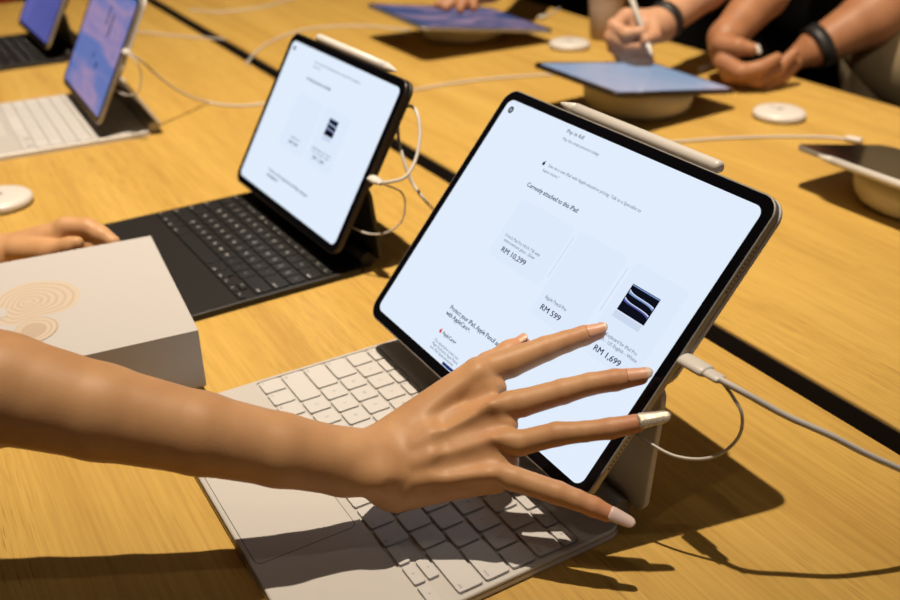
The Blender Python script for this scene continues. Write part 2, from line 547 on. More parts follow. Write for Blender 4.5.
def tablet(label, mat, size, body, screen, group=None, t=0.0052, grille=True, content=None, back=None):
    s = SZ[size]; W, H = s['W'], s['H']; bx, by = (W - s['sw']) / 2, (H - s['sh']) / 2
    o = thing('tablet', label, 'tablet', mat, group)
    mb = MB(); slab(mb, 0, 0, W, H, .0130, -t, 0, .0009, n=10)
    mb.build('body', body, o)
    mb = MB(); slab(mb, .0011, .0011, W - .0011, H - .0011, .0120, -.0004, .00012, .0001, n=10, seg=1)
    mb.build('bezel', M['glass'], o)
    mb = MB().loft([rrect(bx, by, W - bx, H - by, .0065, .00005, 8), rrect(bx, by, W - bx, H - by, .0065, .00022, 8)])
    so = mb.build('screen', screen, o)
    if content: content(so, bx, by)
    if grille:
        for y0 in (.028, H - .062):
            mb = MB()
            for i in range(12):
                y = y0 + i * .0028
                mb.loft([[(W + dx, y + .00065 * math.cos(a), -t / 2 + .00065 * math.sin(a)) for a in [2 * PI * k / 8 for k in range(8)]] for dx in (-.001, .00012)])
            mb.build('speaker_grille', M['hole'], o)
    return o


def page_content(so, bx, by, sx=1.0, sy=1.0, W=281.6, H=215.5, detail=True):
    """shop page shown on the screen; coordinates in millimetres on the 13 inch glass"""
    def X(x): return bx + (x - 8.4) * .001 * sx

    def Y(y): return by + (y - 8.4) * .001 * sy
    z1, z2 = .00030, .00036

    def quad(mb, x0, y0, x1, y1, r=.004, mi=0, z=z1):
        mb.add(rrect(X(x0), Y(y0), X(x1), Y(y1), r, z, 4), [tuple(range(20))], mi)
    for q in ((86, 95, 150, 143), (156, 77, 206, 143), (213, 77, 262, 143)):
        c = MB(); quad(c, *q); c.build('page_card', M['card'], so)
    for x in (153, 209.5):
        dv = MB(); dv.add([(X(x), Y(104), z2), (X(x + .45), Y(104), z2), (X(x + .45), Y(137), z2), (X(x), Y(137), z2)], [(0, 1, 2, 3)])
        dv.build('page_divider', M['inkline'], so)
    zt = .00042

    def T(s_, a, b_, y, cap, ink='inkdark'):
        tm = MB(); put_text(tm, s_, X(a), X(b_), Y(y), cap * .001 * sy, zt); tm.build('page_text', M[ink], so)
    T('Pay in full', 88, 107, 200.4, 2.6)
    T('Currently attached to this iPad:', 82.5, 143.2, 152.2, 3.1)
    T('RM 10,299', 97.3, 126.7, 101.6, 3.6)
    T('RM 599', 163.3, 184.3, 83.2, 3.6)
    T('RM 1,699', 222.8, 247.6, 81.2, 3.6)
    T('Protect your iPad, Apple Pencil and Accessories', 84.3, 176, 44.6, 3.1)
    T('with AppleCare+.', 83.5, 116.6, 39.6, 3.1)
    T('AppleCare+', 92.3, 111, 26.2, 2.5)
    T('Pay the total amount today', 88.5, 130, 194.2, 2.2, 'inkgrey')
    T('Save on a new iPad with Apple education pricing. Talk to a Specialist to', 90.8, 192.4, 172, 2.2, 'inkgrey')
    T('learn more.\u00b9', 88.6, 107.5, 167.2, 2.2, 'inkgrey')
    T('13-inch iPad Pro Wi-Fi 1TB with', 92.1, 134.9, 112.6, 2.1, 'inkgrey')
    T('nano-texture glass - Silver', 94.1, 132.3, 109, 2.1, 'inkgrey')
    T('Apple Pencil Pro', 161.6, 184.7, 91.2, 2.3, 'inkgrey')
    T('Magic Keyboard for iPad Pro', 216.5, 254.2, 93, 2.1, 'inkgrey')
    T('13-inch - US English - White', 216.5, 257.2, 89.2, 2.1, 'inkgrey')
    if detail:
        T('This subscription covers your', 88.6, 122.5, 18.6, 2.0, 'inkgrey')
        T('Magic Keyboard, Apple Pencil,', 88.6, 124.5, 15.6, 2.0, 'inkgrey')
        T('your iPad, Apple accessories', 88.6, 121, 12.6, 2.0, 'inkgrey')
    bt = MB(); quad(bt, 109.9, 8.9, 127, 11.2, .0004, 0, z2)
    bt.build('page_button', M['inkblue'], so)
    ic = MB()
    for rr, mi, zz in ((3.0, 0, z2), (1.5, 1, zt)):
        ic.add([(X(16.9 + rr * (1 if mi == 0 else .8) * math.cos(a)), Y(198.9 + rr * math.sin(a)), zz) for a in [2 * PI * k / 24 for k in range(24)]], [tuple(range(24))], mi)
    put_text(ic, 'x', X(15.9), X(17.9), Y(197.8), .0030 * sy, .00048, 0)
    ic.build('close_icon', [M['inkblack'], M['page']], so)
    # small fruit shaped icons beside the text lines
    for cx, cy, mm, s_ in ((85.3, 172.7, 'inkblack', 1.5), (89.3, 27.2, 'inkred', 1.5)):
        ap = MB()
        pts = []
        for k in range(28):
            a = 2 * PI * k / 28
            rr = s_ * (1 - .13 * math.exp(-((a - PI / 2) / .35) ** 2) - .10 * math.exp(-((a - 3 * PI / 2) / .35) ** 2))
            if a < .55 or a > 2 * PI - .25: rr *= .80
            pts.append((X(cx + rr * math.cos(a)), Y(cy + rr * math.sin(a)), zt))
        ap.add(pts, [tuple(range(28))])
        lf = [(X(cx + .1 + .45 * math.cos(a) * .9 + .25), Y(cy + s_ * 1.15 + .75 * math.sin(a)), zt) for a in [2 * PI * k / 10 for k in range(10)]]
        ap.add(lf, [tuple(range(10))])
        ap.build('page_icon', M[mm], so)
    # dark product picture with pale ribbons
    product_picture(so, X, Y, 220.8, 111, 246.4, 130.1, z2, zt)


def product_picture(so, X, Y, x0, y0, x1, y1, z2, zt):
    w, h = x1 - x0, y1 - y0
    pic = MB()
    R4 = lambda a, b_, c, d, z, mi: pic.add([(X(a), Y(b_), z), (X(c), Y(b_), z), (X(c), Y(d), z), (X(a), Y(d), z)], [(0, 1, 2, 3)], mi)
    R4(x0, y0, x1, y1, z2, 0)
    R4(x0, y1 - .06 * h, x1, y1 - .02 * h, zt, 1)
    for fy, sg in ((.66, 1), (.36, 1)):
        top, mid, bot = [], [], []
        for i in range(21):
            u = i / 20; x = x0 + w * (.03 + .94 * u)
            yc = y0 + h * (fy + .07 * (math.exp(-u * 9)) - .07 * math.exp(-(1 - u) * 7))
            th_ = h * (.040 + .03 * math.exp(-u * 8) + .02 * math.exp(-(1 - u) * 8))
            top.append((X(x), Y(yc + th_), zt)); mid.append((X(x), Y(yc + th_ * .2), zt)); bot.append((X(x), Y(yc - th_), zt))
        n = 21
        pic.add(top + mid, [(i, i + n, i + n + 1, i + 1) for i in range(20)], 2)
        pic.add(mid + bot, [(i, i + n, i + n + 1, i + 1) for i in range(20)], 1 if fy > .5 else 3)
    pic.build('page_picture', [M['inkblack'], M['wave1'], M['wave2'], M['wave3']], so)
    sh = MB(); sh.add([(X(x0 - .5), Y(y0 - 5.2), z2), (X(x1 - 1), Y(y0 - 5.2), z2), (X(x1 - 1), Y(y0 - .8), z2), (X(x0 - .5), Y(y0 - .8), z2)], [(0, 1, 2, 3)])
    sh.build('page_picture_base', M['wave4'], so)


def small_page(so, bx, by):
    """the same shop, another page, on the 11 inch glass; millimetres from the body corner"""
    X = lambda v: v * .001
    Y = lambda v: v * .001
    z1, z2, zt = .00030, .00036, .00042

    def T(s_, a, b_, y, cap, ink='inkgrey'):
        tm = MB(); put_text(tm, s_, X(a), X(b_), Y(y), cap * .001, zt); tm.build('page_text', M[ink], so)
    for q in ((64, 62, 124, 122), (129, 62, 184, 122)):
        c = MB(); c.add(rrect(X(q[0]), Y(q[1]), X(q[2]), Y(q[3]), .004, z1, 4), [tuple(range(20))]); c.build('page_card', M['card'], so)
    T('Save on a new iPad with Apple education pricing. Talk to a Specialist to', 72, 172.5, 156, 2.4)
    T('learn more.\u00b9', 72, 90, 151.5, 2.4)
    T('Currently attached to this iPad:', 69, 124, 137, 3.0, 'inkdark')
    T('Apple Pencil Pro', 85, 107, 75.5, 2.2); T('RM 599', 84.6, 104.4, 69.2, 3.2, 'inkdark')
    T('Magic Keyboard for iPad Pro', 134, 175.5, 78, 2.1); T('11-inch - US English - Black', 134, 173, 74.6, 2.1)
    T('RM 1,399', 142, 166.2, 68.6, 3.2, 'inkdark')
    T('Protect your iPad, Apple Pencil and Magic Keyboard', 67, 161.6, 31.5, 3.0, 'inkdark'); T('with AppleCare+.', 67, 96, 26, 3.0, 'inkdark')
    product_picture(so, X, Y, 144.8, 96, 163.4, 113.6, z2, zt)
    ic = MB(); ic.add([(X(17.2 + 2.2 * math.cos(a)), Y(161.2 + 2.6 * math.sin(a)), z2) for a in [2 * PI * k / 20 for k in range(20)]], [tuple(range(20))])
    ic.build('close_icon', M['inkblack'], so)


def cloud_content(so, bx, by):
    t = MB()
    for x0, y0, x1, y1 in ((.120, .108, .126, .135), (.146, .096, .153, .128), (.110, .058, .116, .065), (.137, .048, .146, .057)):
        t.add(rrect(bx + x0, by + y0, bx + x1, by + y1, .0015, .0004, 3), [tuple(range(16))])
    t.build('page_text', M['inkdark'], so)


def stand_mat(base, th, y0, z0):
    """front plane of a tablet leaning back by th from vertical above a keyboard base"""
    s, c = math.sin(th), math.cos(th)
    L = Matrix(((1, 0, 0, 0), (0, s, -c, y0), (0, c, s, z0), (0, 0, 0, 1)))
    return base @ L


# key rows: widths and legends
ROWS = [
    ([1.0357] * 14, ['esc', '-', '+', '[]', 'Q', 'mic', 'o', '<<', '||', '>>', 'x', '-', '+', 'o'], .62),
    ([1] * 13 + [1.5], list('`1234567890-=') + ['delete'], 1),
    ([1.5] + [1] * 13, ['tab'] + list('QWERTYUIOP[]') + ['\\'], 1),
    ([1.75] + [1] * 11 + [1.75], ['caps'] + list('ASDFGHJKL;') + ["'"] + ['return'], 1),
    ([2.25] + [1] * 10 + [2.25], ['shift'] + list('ZXCVBNM,./') + ['shift'], 1),
]
BOT = [(1, 'fn'), (1, 'ctrl'), (1, 'opt'), (1.25, 'cmd'), (5.0, ''), (1.25, 'cmd'), (1, 'opt')]
_keyme = {}


def key_objects(parent, well, z0, z1, kmats, key):
    wx0, wy0, wx1, wy1 = well
    uw = (wx1 - wx0 - .002) / 14.5; rows_h = .62 + 5; uh = (wy1 - wy0 - .002) / rows_h
    g = .0020
    lay = []
    y = wy1 - .001
    for widths, leg, rh in ROWS:
        x = wx0 + .001; h = uh * rh
        for w_, s in zip(widths, leg):
            lay.append((x, y - h, w_ * uw, h, s)); x += w_ * uw
        y -= h
    x = wx0 + .001
    for w_, s in BOT:
        lay.append((x, y - uh, w_ * uw, uh, s)); x += w_ * uw
    lay += [(x, y - uh, uw, uh / 2, '<'), (x + uw, y - uh, uw, uh / 2, 'v'), (x + uw, y - uh / 2, uw, uh / 2, '^'), (x + 2 * uw, y - uh, uw, uh / 2, '>')]
    for i, (kx, ky, kw, kh, s) in enumerate(lay):
        kk = (key, i)
        if kk not in _keyme:
            mb = MB(); hw, hh = kw / 2 - g / 2, kh / 2 - g / 2
            slab(mb, -hw, -hh, hw, hh, .0019 if kh > uh * .55 else .0012, 0, z1 - z0, .00035, 0, 4, 2)
            if s:
                cap = (.0024 if len(s) == 1 else .0016) * (1.0 if key[1] else 1.35)
                v, _f = text_geo(s); wn = (max(q[0] for q in v) - min(q[0] for q in v)) * cap / .7
                wn = min(wn, kw * .6)
                if len(s) == 1:
                    tx = -wn / 2; ty = -cap / 2
                else:
                    tx = (-hw + .0022) if kx < (wx0 + wx1) / 2 else (hw - .0022 - wn); ty = -hh + .0022 if kh > uh * .55 else -cap / 2
                put_text(mb, s, tx, tx + wn, ty, cap, z1 - z0 + .00006, 1)
            o = mb.build('key', kmats, parent); _keyme[kk] = o.data
        else:
            o = link('key', _keyme[kk], parent)
        o.location = (kx + kw / 2, ky + kh / 2, z0)


def keyboard_case(label, base, size, white, th, y0, z0, y_front=0.0, group=None, depth=None):
    s = SZ[size]; W, D, H = s['W'], depth or s['D'], s['H']
    shell = M['white'] if white else M['black']; deck = M['whitealu'] if white else M['blackdeck']
    kmats = [M['keywhite'], M['glyphgrey']] if white else [M['keyblack'], M['glyphwhite']]
    o = thing('keyboard_case', label, 'keyboard', base, group)
    zt = .0068
    wx0, wy0, wx1, wy1 = s['well']
    n = 6
    mb = MB()
    mb.loft([rrect(.0006, y_front + .0006, W - .0006, D, .010, 0, n), rrect(0, y_front, W, D, .0105, .0008, n),
             rrect(0, y_front, W, D, .0105, .0042, n)], cap1=False)
    mb.build('base_plate', shell, o)
    mb = MB()
    mb.loft([rrect(.0004, y_front + .0004, W - .0004, D - .0002, .0105, .0042, n), rrect(.0004, y_front + .0004, W - .0004, D - .0002, .0105, zt - .0006, n),
             rrect(.0012, y_front + .0012, W - .0012, D - .001, .010, zt, n),
             rrect(wx0, wy0, wx1, wy1, .0035, zt, n), rrect(wx0, wy0, wx1, wy1, .0035, zt - .0014, n)], cap0=False)
    mb.build('keyboard_deck', M['whitealu'] if white else M['blackdeck'], o)
    key_objects(o, s['well'], zt - .0013, zt + .0007, kmats, (size, white))
    tx0, ty0, tx1, ty1 = s['track']
    mb = MB()
    mb.add(rrect(tx0 - .0005, ty0 - .0005, tx1 + .0005, ty1 + .0005, .0045, zt + .00004, 6), [tuple(range(28))], 1)
    mb.loft([rrect(tx0, ty0, tx1, ty1, .004, zt - .0001, 6), rrect(tx0, ty0, tx1, ty1, .004, zt + .0001, 6)], 0, cap0=False)
    mb.build('trackpad', [M['whitetrack'] if white else M['blackdeck'], M['groove'] if white else M['black']], o)
    # hinge barrel along the back
    hy, hz, hr = D + .0072, .0078, .0074
    mb = MB()
    mb.loft([[(x, hy + hr * math.cos(a), hz + hr * math.sin(a)) for a in [2 * PI * k / 20 for k in range(20)]] for x in (.012, W - .012)], smooth=True)
    mb.build('hinge', M['black'] if not white else M['alu'], o)
    # supporting leaf from the hinge up to the fold, then the leaf behind the tablet
    sn, cs = math.sin(th), math.cos(th); tb = .0054
    hf = .40 * H
    fold = (y0 + hf * sn + tb * cs, z0 + hf * cs - tb * sn)
    hy += .0085; hz = .0085
    dy, dz = fold[0] - hy, fold[1] - hz; ll = math.hypot(dy, dz)
    dy, dz = dy / ll, dz / ll
    # lower leaf local frame: y along the leaf, z its outside
    Lm = Matrix(((1, 0, 0, 0), (0, dy, dz, hy), (0, dz, -dy, hz), (0, 0, 0, 1)))
    mb = MB(); slab(mb, 0, 0, W, ll, .009, -.0012, .0032, .001, n=4)
    q = mb.build('support_leaf', shell, o); q.matrix_local = Lm
    Um = Matrix(((1, 0, 0, 0), (0, sn, -cs, y0), (0, cs, sn, z0), (0, 0, 0, 1)))
    mb = MB(); slab(mb, -.0004, hf - .002, W + .0004, H + .0004, .0134, -tb - .0036, -tb, .0012, n=8)
    q = mb.build('back_leaf', shell, o); q.matrix_local = Um
    return o


def stylus(label, base_pt, dirv, length=.166, r=.00445, group=None):
    """base_pt: blunt end"""
    d = Vector(dirv).normalized(); up = Vector((0, 0, 1)); x = up.cross(d).normalized(); y = d.cross(x)
    mm = Matrix.Translation(base_pt) @ Matrix((x, y, d)).transposed().to_4x4()
    o = thing('stylus', label, 'stylus', mm, group)
    prof = [(0, r * .45), (.0006, r * .75), (.0018, r * .95), (.0035, r), (length - .020, r)]
    mb = MB()
    lo = []
    for z, rr in prof:
        lo.append([(rr * math.cos(a), (rr if math.sin(a) < 0 else rr) * max(math.sin(a), -.86), z) for a in [2 * PI * k / 28 for k in range(28)]])
    mb.loft(lo, smooth=True); mb.build('barrel', M['plastic'], o)
    mb = MB(); lo = []
    for z, rr in ((length - .020, r), (length - .016, r * .93), (length - .006, r * .5), (length - .001, r * .2), (length, r * .08)):
        lo.append([(rr * math.cos(a), rr * max(math.sin(a), -.86), z) for a in [2 * PI * k / 28 for k in range(28)]])
    mb.loft(lo, smooth=True); mb.build('tip', M['plastic'], o)
    return o


# ---- foreground tablet
TH1, Y1, Z1 = .68772, .1773, .03887
B1 = kmat(0, 0, 0)
T1 = stand_mat(B1, TH1, Y1, Z1)
tablet('silver tablet in front, showing a shop page, touched by the outstretched hand', T1, 13, M['alu'], M['page'], content=page_content)
keyboard_case('white keyboard case under the outstretched arm', B1, 13, True, TH1, Y1, Z1)


def onT(Tm, x, y, z):
    return np.array(Tm @ Vector((x, y, z)))


stylus('white stylus clipped on top of the front silver tablet', Vector(onT(T1, .2262, .2155 + .0042, -.0030)), Vector(onT(T1, 0, 0, 0) - onT(T1, 1, 0, 0)))

# ---- second tablet, black case
TH2, Y2, Z2 = .5184, .1457, .0262
B2 = kmat(-.3785, .0548, .0334)
T2 = stand_mat(B2, TH2, Y2, Z2)
tablet('black tablet behind the white box, showing a shop page, stylus on top', T2, 11, M['aludark'], M['page'], content=small_page)
keyboard_case('black keyboard case partly covered by the white box', B2, 11, False, TH2, Y2, Z2, y_front=-.013)
stylus('white stylus clipped on top of the black tablet with the shop page', Vector(onT(T2, .052, .1775 + .0042, -.0030)), Vector(onT(T2, 1, 0, 0) - onT(T2, 0, 0, 0)))

# ---- third and fourth
TH3 = .4879
B3 = kmat(-.9193, -.0266, -.0235); T3 = stand_mat(B3, TH3, Y2, Z2)
tablet('silver tablet with blue and pink cloud screen at upper left', T3, 11, M['alu'], M['scr_cloud'], content=cloud_content)
keyboard_case('white keyboard case under the blue and pink cloud tablet', B3, 11, True, TH3, Y2, Z2, depth=.214)
TH4 = .5085
B4 = kmat(-1.3878, -.0122, .0182); T4 = stand_mat(B4, TH4, Y2, Z2)
tablet('small distant tablet with plain violet screen in the top left corner', T4, 11, M['alu'], M['scr_violet'])
keyboard_case('black keyboard case at far left under the violet tablet', B4, 11, False, TH4, Y2, Z2)


# ---- tablets lying on stands on the far table
def tilt_mat(o, a, t, r_):
    return Matrix.Translation(o) @ Matrix.Rotation(a, 4, 'Z') @ Matrix.Rotation(-t, 4, 'X') @ Matrix.Rotation(r_, 4, 'Y')


def flat_tablet(label, mm, W, H, body, screen, st_label, off, rad):
    o = thing('tablet', label, 'tablet', mm)
    t = .0058
    mb = MB(); slab(mb, 0, 0, W, H, .016, -t, 0, .0012, n=8); mb.build('body', body, o)
    mb = MB(); slab(mb, .0012, .0012, W - .0012, H - .0012, .015, -.0004, .00015, .0001, n=8, seg=1); mb.build('bezel', M['glass'], o)
    mb = MB().loft([rrect(.0085, .0085, W - .0085, H - .0085, .008, .0001, 8), rrect(.0085, .0085, W - .0085, H - .0085, .008, .0003, 8)])
    mb.build('screen', screen, o)
    c = mm @ Vector((W / 2, H / 2, -t)); c.x += off[0]; c.y += off[1]
    nrm = (mm.to_3x3() @ Vector((0, 0, 1))); p0 = mm @ Vector((0, 0, -t))

    def zpl(x, y): return p0.z - (nrm.x * (x - p0.x) + nrm.y * (y - p0.y)) / nrm.z
    mb = MB(); n = 40; loops = []
    for fr, rr in ((0, .74), (.03, .83), (.10, .90), (.25, .96), (.5, .99), (1.0, 1.0)):
        lp = []
        for k in range(n):
            a = 2 * PI * k / n
            x, y = c.x + rad * rr * math.cos(a), c.y + rad * rr * math.sin(a)
            lp.append((x, y, .0005 + fr * (zpl(x, y) - .0010)))
        loops.append(lp)
    mb.loft(loops, smooth=True)
    tag(mb.build('tablet_stand', M['stand']), st_label, 'stand')
    return o


flat_tablet('tablet lying tilted under the hand that writes with a stylus', tilt_mat((-.486, .683, .070), .0785, .1485, .028), .1785, .2476, M['aludark'], M['scr_pale'],
            'cream round stand under the pale blue tablet', (-.005, .012), .080)
flat_tablet('tablet with blue and pink picture lying tilted at top centre', tilt_mat((-1.011, .682, .066), .002, .137, .02), .2155, .2816, M['alu'], M['scr_pink'],
            'cream round stand under the blue and pink tablet at top centre', (-.03, .02), .080)
T7 = tilt_mat((-.078, .764, .0525), 0.0, .19, 0.0)
flat_tablet('dark switched off tablet at the right edge, tilted on its stand', T7, .2476, .1785, M['alu'], M['glass'],
            'cream round stand under the dark tablet at right', (-.004, .0), .078)
stylus('white stylus along the edge of the dark tablet at right', Vector(onT(T7, .205, -.0042, -.0025)), Vector(onT(T7, 0, 0, 0) - onT(T7, 1, 0, 0)))


# ---- round pucks
def puck(label, c, r=.037):
    o = thing('round_puck', label, 'puck', loc=(c[0], c[1], 0))
    mb = MB(); lo = []
    for z, rr in ((.0003, r * .90), (.002, r * .96), (.005, r), (.008, r * .985), (.0105, r * .93), (.0120, r * .82), (.0128, r * .6), (.013, r * .3)):
        lo.append([(rr * math.cos(a), rr * math.sin(a), z) for a in [2 * PI * k / 36 for k in range(36)]])
    mb.loft(lo, smooth=True); mb.build('shell', M['plastic'], o)
    mb = MB()
    mb.add(rrect(-.004, -.0055, .004, .0055, .001, .0132, 3), [tuple(range(16))])
    mb.add(rrect(-.016, -.003, -.012, .003, .001, .0131, 3), [tuple(range(16))])
    mb.build('mark', M['glyphgrey'], o)
    return o


cR = (G(752, 112, .008) + G(807, 112, .008)) / 2
puck('white round puck right of the clasped hands, near the dark tablet', (cR[0], cR[1]))
cF = (G(549, 43, .008) + G(590, 43, .008)) / 2
puck('white round puck at top, in front of the beige cup', (cF[0], cF[1]))
cL = G(29, 198, .008) - np.array([.035 * RGT[0], .035 * RGT[1], 0])
puck('white round puck cut by the left edge, above the hand on the box', (cL[0], cL[1]))


# ---- cables
def plug(mb, a, d, r=(.0042, .0042), length=.019):
    d = np.array(d, float); d /= np.linalg.norm(d); a = np.array(a, float)
    z = np.array([0, 0, 1.]); u = z - d * (z @ d); u /= np.linalg.norm(u); w = np.cross(d, u)
    prof = [(0, .80), (.0006, .95), (.002, 1), (length - .002, 1), (length - .0004, .9), (length, .72)]
    lo = []
    for t, s in prof:
        lo.append([tuple(a + d * t + u * r[0] * s * math.cos(q) + w * r[1] * s * math.sin(q)) for q in [2 * PI * k / 20 for k in range(20)]])
    mb.loft(lo, smooth=True)


def cable(label, pts, r=.0016, plugs=(), group=None, tether=None, mat='cable'):
    o = thing('charging_cable', label, 'cable', loc=tuple(pts[0]), group=group)
    off = np.array(pts[0])
    mb = MB(); tube(mb, [np.array(p) - off for p in pts], r); mb.build('cord', M[mat], o)
    for a, d, rr, ln in plugs:
        mb = MB(); plug(mb, np.array(a) - off, d, rr, ln); mb.build('plug', M['plastic'], o)
    if tether:
        mb = MB(); tube(mb, [np.array(p) - off for p in tether[0]], tether[1]); mb.build('tether', M['tether'], o)
    return o


# foreground cable plugged into the right edge
pa = onT(T1, .2818, .1075, -.0026)
dx = np.array([1.0, 0.03, 0.02])
pe = pa + dx * .0195; ps = pa + dx * .031
mbp = [pe, ps, np.array([.3255, .2555, .1165]), np.array([.3400, .2720, .1050]), np.array([.3562, .2919, .0940]), np.array([.3675, .3105, .0815]), np.array([.3800, .3370, .0650]),
       np.array([.3950, .3850, .0330]), np.array([.4100, .4200, .0080]), np.array([.4300, .4700, .0022]), np.array([.4700, .6500, .0022]), np.array([.5000, .8500, .0022])]
d0 = float(FWD @ (ps - CAM))
tet = [ps - dx * .002, P(733, 397, d0 - .001), P(742, 415, d0 - .001), P(739, 436, d0 + .007), P(722, 453, d0 + .016), P(700, 459, d0 + .023), P(672, 455, d0 + .030), P(645, 440, d0 + .037), P(634, 432, d0 + .042)]
c1 = cable('white charging cable with tether loop plugged into the front silver tablet', mbp, .0020, [(pa, dx, (.0032, .0062), .0195), (pe - dx * .001, dx, (.0022, .0044), .0115)], tether=(tet, .0010))

# cable of the black tablet
pb = onT(T2, .2499, .083, -.0026)
R2 = np.array(B2.to_3x3() @ Vector((1, .02, .0)))
qe = pb + R2 * .017
d2 = float(FWD @ (qe - CAM))
loop = [qe, P(399, 180, d2 - .005), P(409, 173, d2 - .005), P(417, 155, d2 + .0), P(420, 132, d2 + .005), P(417, 113, d2 + .01), P(410, 106, d2 + .02), P(402, 111, d2 + .03), P(398, 128, d2 + .03), P(401, 150, d2 + .02),
        P(412, 182, d2 + .02), P(430, 206, d2 + .03)]
ends = [G(445, 222, .002), G(470, 250, .002), G(530, 330, .002)]
tet2 = [qe, P(401, 192, d2 + .002), P(405, 206, d2 + .006), P(401, 222, d2 + .012), P(388, 232, d2 + .02), P(370, 234, d2 + .028), P(354, 228, d2 + .034), P(345, 222, d2 + .04)]
cable('white looped charging cable plugged into the black tablet', loop + ends, .0016, [(pb, R2, (.0030, .0052), .014), (pb + R2 * .013, R2, (.0022, .0032), .006)], tether=(tet2, .0009))

# cable of the cloud tablet
pc = onT(T3, .2499, .105, -.0026)
R3 = np.array(B3.to_3x3() @ Vector((1, .0, .0)))
qc = pc + R3 * .016
d3 = float(FWD @ (qc - CAM))
gE = G(208, 102, .003); dE = float(FWD @ (gE - CAM))
air = [P(x, y, d3 + (dE - d3) * (x - 127) / 81) for x, y in ((140, 60), (156, 74), (174, 88), (191, 97))]
cable('white charging cable from the cloud tablet running behind the black tablet', [qc] + air + [gE, G(225, 105, .002), G(245, 105.5, .002), G(275, 103, .002), G(330, 99, .002)], .0018,
      [(pc, R3, (.0035, .0052), .016)], tether=([qc, P(137, 62, d3 + .0), P(141, 75, d3 + .01), P(138, 92, d3 + .02), P(126, 95, d3 + .03), P(116, 90, d3 + .04)], .0010))


def flat_cable(label, px, plugpx=None, r=.0017):
    pts = [G(x, y, r + .0003) for x, y in px]
    pl = []
    if plugpx:
        a = G(plugpx[0], plugpx[1], .004); pl = [(pts[-1] + (0, 0, .002), a - pts[-1], (.0034, .0052), .022)]
    return cable(label, pts, r, pl)


flat_cable('white cable lying on the far table, its plug behind the dark tablet', [(600, 147), (640, 144), (685, 141), (730, 138), (780, 136.5), (825, 137), (846, 139)], (866, 143))
flat_cable('pale cable on the far table between the black tablet and the writing hand', [(360, 102), (395, 94), (430, 87), (470, 81), (510, 77), (560, 74)])
flat_cable('pale curved cable on the far table above the black tablet', [(246, 64), (256, 52), (272, 41), (295, 32), (325, 27), (365, 26), (410, 30)])
flat_cable('pale cable on the far table in the top left area', [(134, 31), (160, 34), (190, 37), (225, 39)])
flat_cable('pale cable along the top edge of the far table', [(188, 10), (220, 12), (250, 9), (275, 4), (300, -4)])
flat_cable('short white cable end beside the blue and pink tablet', [(560, 8), (552, 13), (545, 17)], (532, 20))
flat_cable('short white cable end behind the pale blue tablet', [(712, 62), (706, 68)], (694, 73))

# ---- beige cup
o = thing('paper_cup', 'beige paper cup standing at the back near the writing hand', 'cup', loc=tuple(G(605, 38, 0)))
mb = MB(); lo = []
for z, rr in ((0.0005, .0265), (.002, .028), (.06, .0335), (.12, .040), (.1215, .041), (.123, .040), (.120, .0385), (.01, .0265)):
    lo.append([(rr * math.cos(a), rr * math.sin(a), z) for a in [2 * PI * k / 36 for k in range(36)]])
mb.loft(lo, smooth=True); mb.build('cup_wall', M['cup'], o)

# ---- white box
Bx = Matrix.Translation((-.0117, .0414, .0074)) @ Matrix.Rotation(-.0925, 4, 'Z')
o = thing('product_box', 'white cardboard box with beige swirl print, held by the left hand', 'box', Bx)
bw, bd, bh = .1925, .225, .0508
mb = MB(); slab(mb, -bw + .0005, -bd + .0005, -.0005, -.0005, .0006, 0, .018, .0004, n=2, seg=1); mb.build('tray', M['box'], o)
mb = MB(); slab(mb, -bw, -bd, 0, 0, .0008, .0012, bh, .0005, n=3, seg=2); lid = mb.build('lid', M['box'], o)
# printed swirl: shells of nested curves around two centres
Bi = Bx.inverted()


def onBox(px, py):
    q = Bi @ Vector(G(px, py, bh + .0074)); return (q.x, q.y)


def blob(mb, pts, z, mi):
    c = catmull([(p[0], p[1], 0) for p in pts] + [(pts[0][0], pts[0][1], 0)], 6)[:-1]
    mb.add([(q[0], q[1], z) for q in c], [tuple(range(len(c)))], mi)


sw = MB(); z = bh + .00006
outer = [(-14, 318), (-2, 297), (20, 285), (45, 281), (68, 283), (80, 292), (76, 304), (60, 312), (42, 316), (25, 321), (8, 326)]
cen = (22, 303)
k = 0
for f in (1.0, .90, .84, .74, .68, .58, .52, .43, .37, .29, .22, .15, .10):
    cx = cen[0] + (1 - f) * 6; cy = cen[1] - (1 - f) * 1
    blob(sw, [onBox(cx + (x - cen[0]) * f, cy + (y - cen[1]) * f) for x, y in outer], z, k % 2 if k else 0); z += .00002; k += 1
outer2 = [(14, 333), (18, 326), (28, 320), (42, 317), (55, 320), (58, 328), (48, 338), (30, 344), (18, 342)]
for f in (1.0, .93, .80, .74, .6):
    blob(sw, [onBox(30 + (x - 30) * f, 332 + (y - 332) * f) for x, y in outer2], z, 2 if k % 2 else 0); z += .00002; k += 1
blob(sw, [onBox(2 + 5 * math.cos(a), 313 + 5 * math.sin(a)) for a in [2 * PI * q / 12 for q in range(12)]], z, 3)
sw.build('swirl_print', [M['art1'], M['art3'], M['art2'], M['box']], lid)


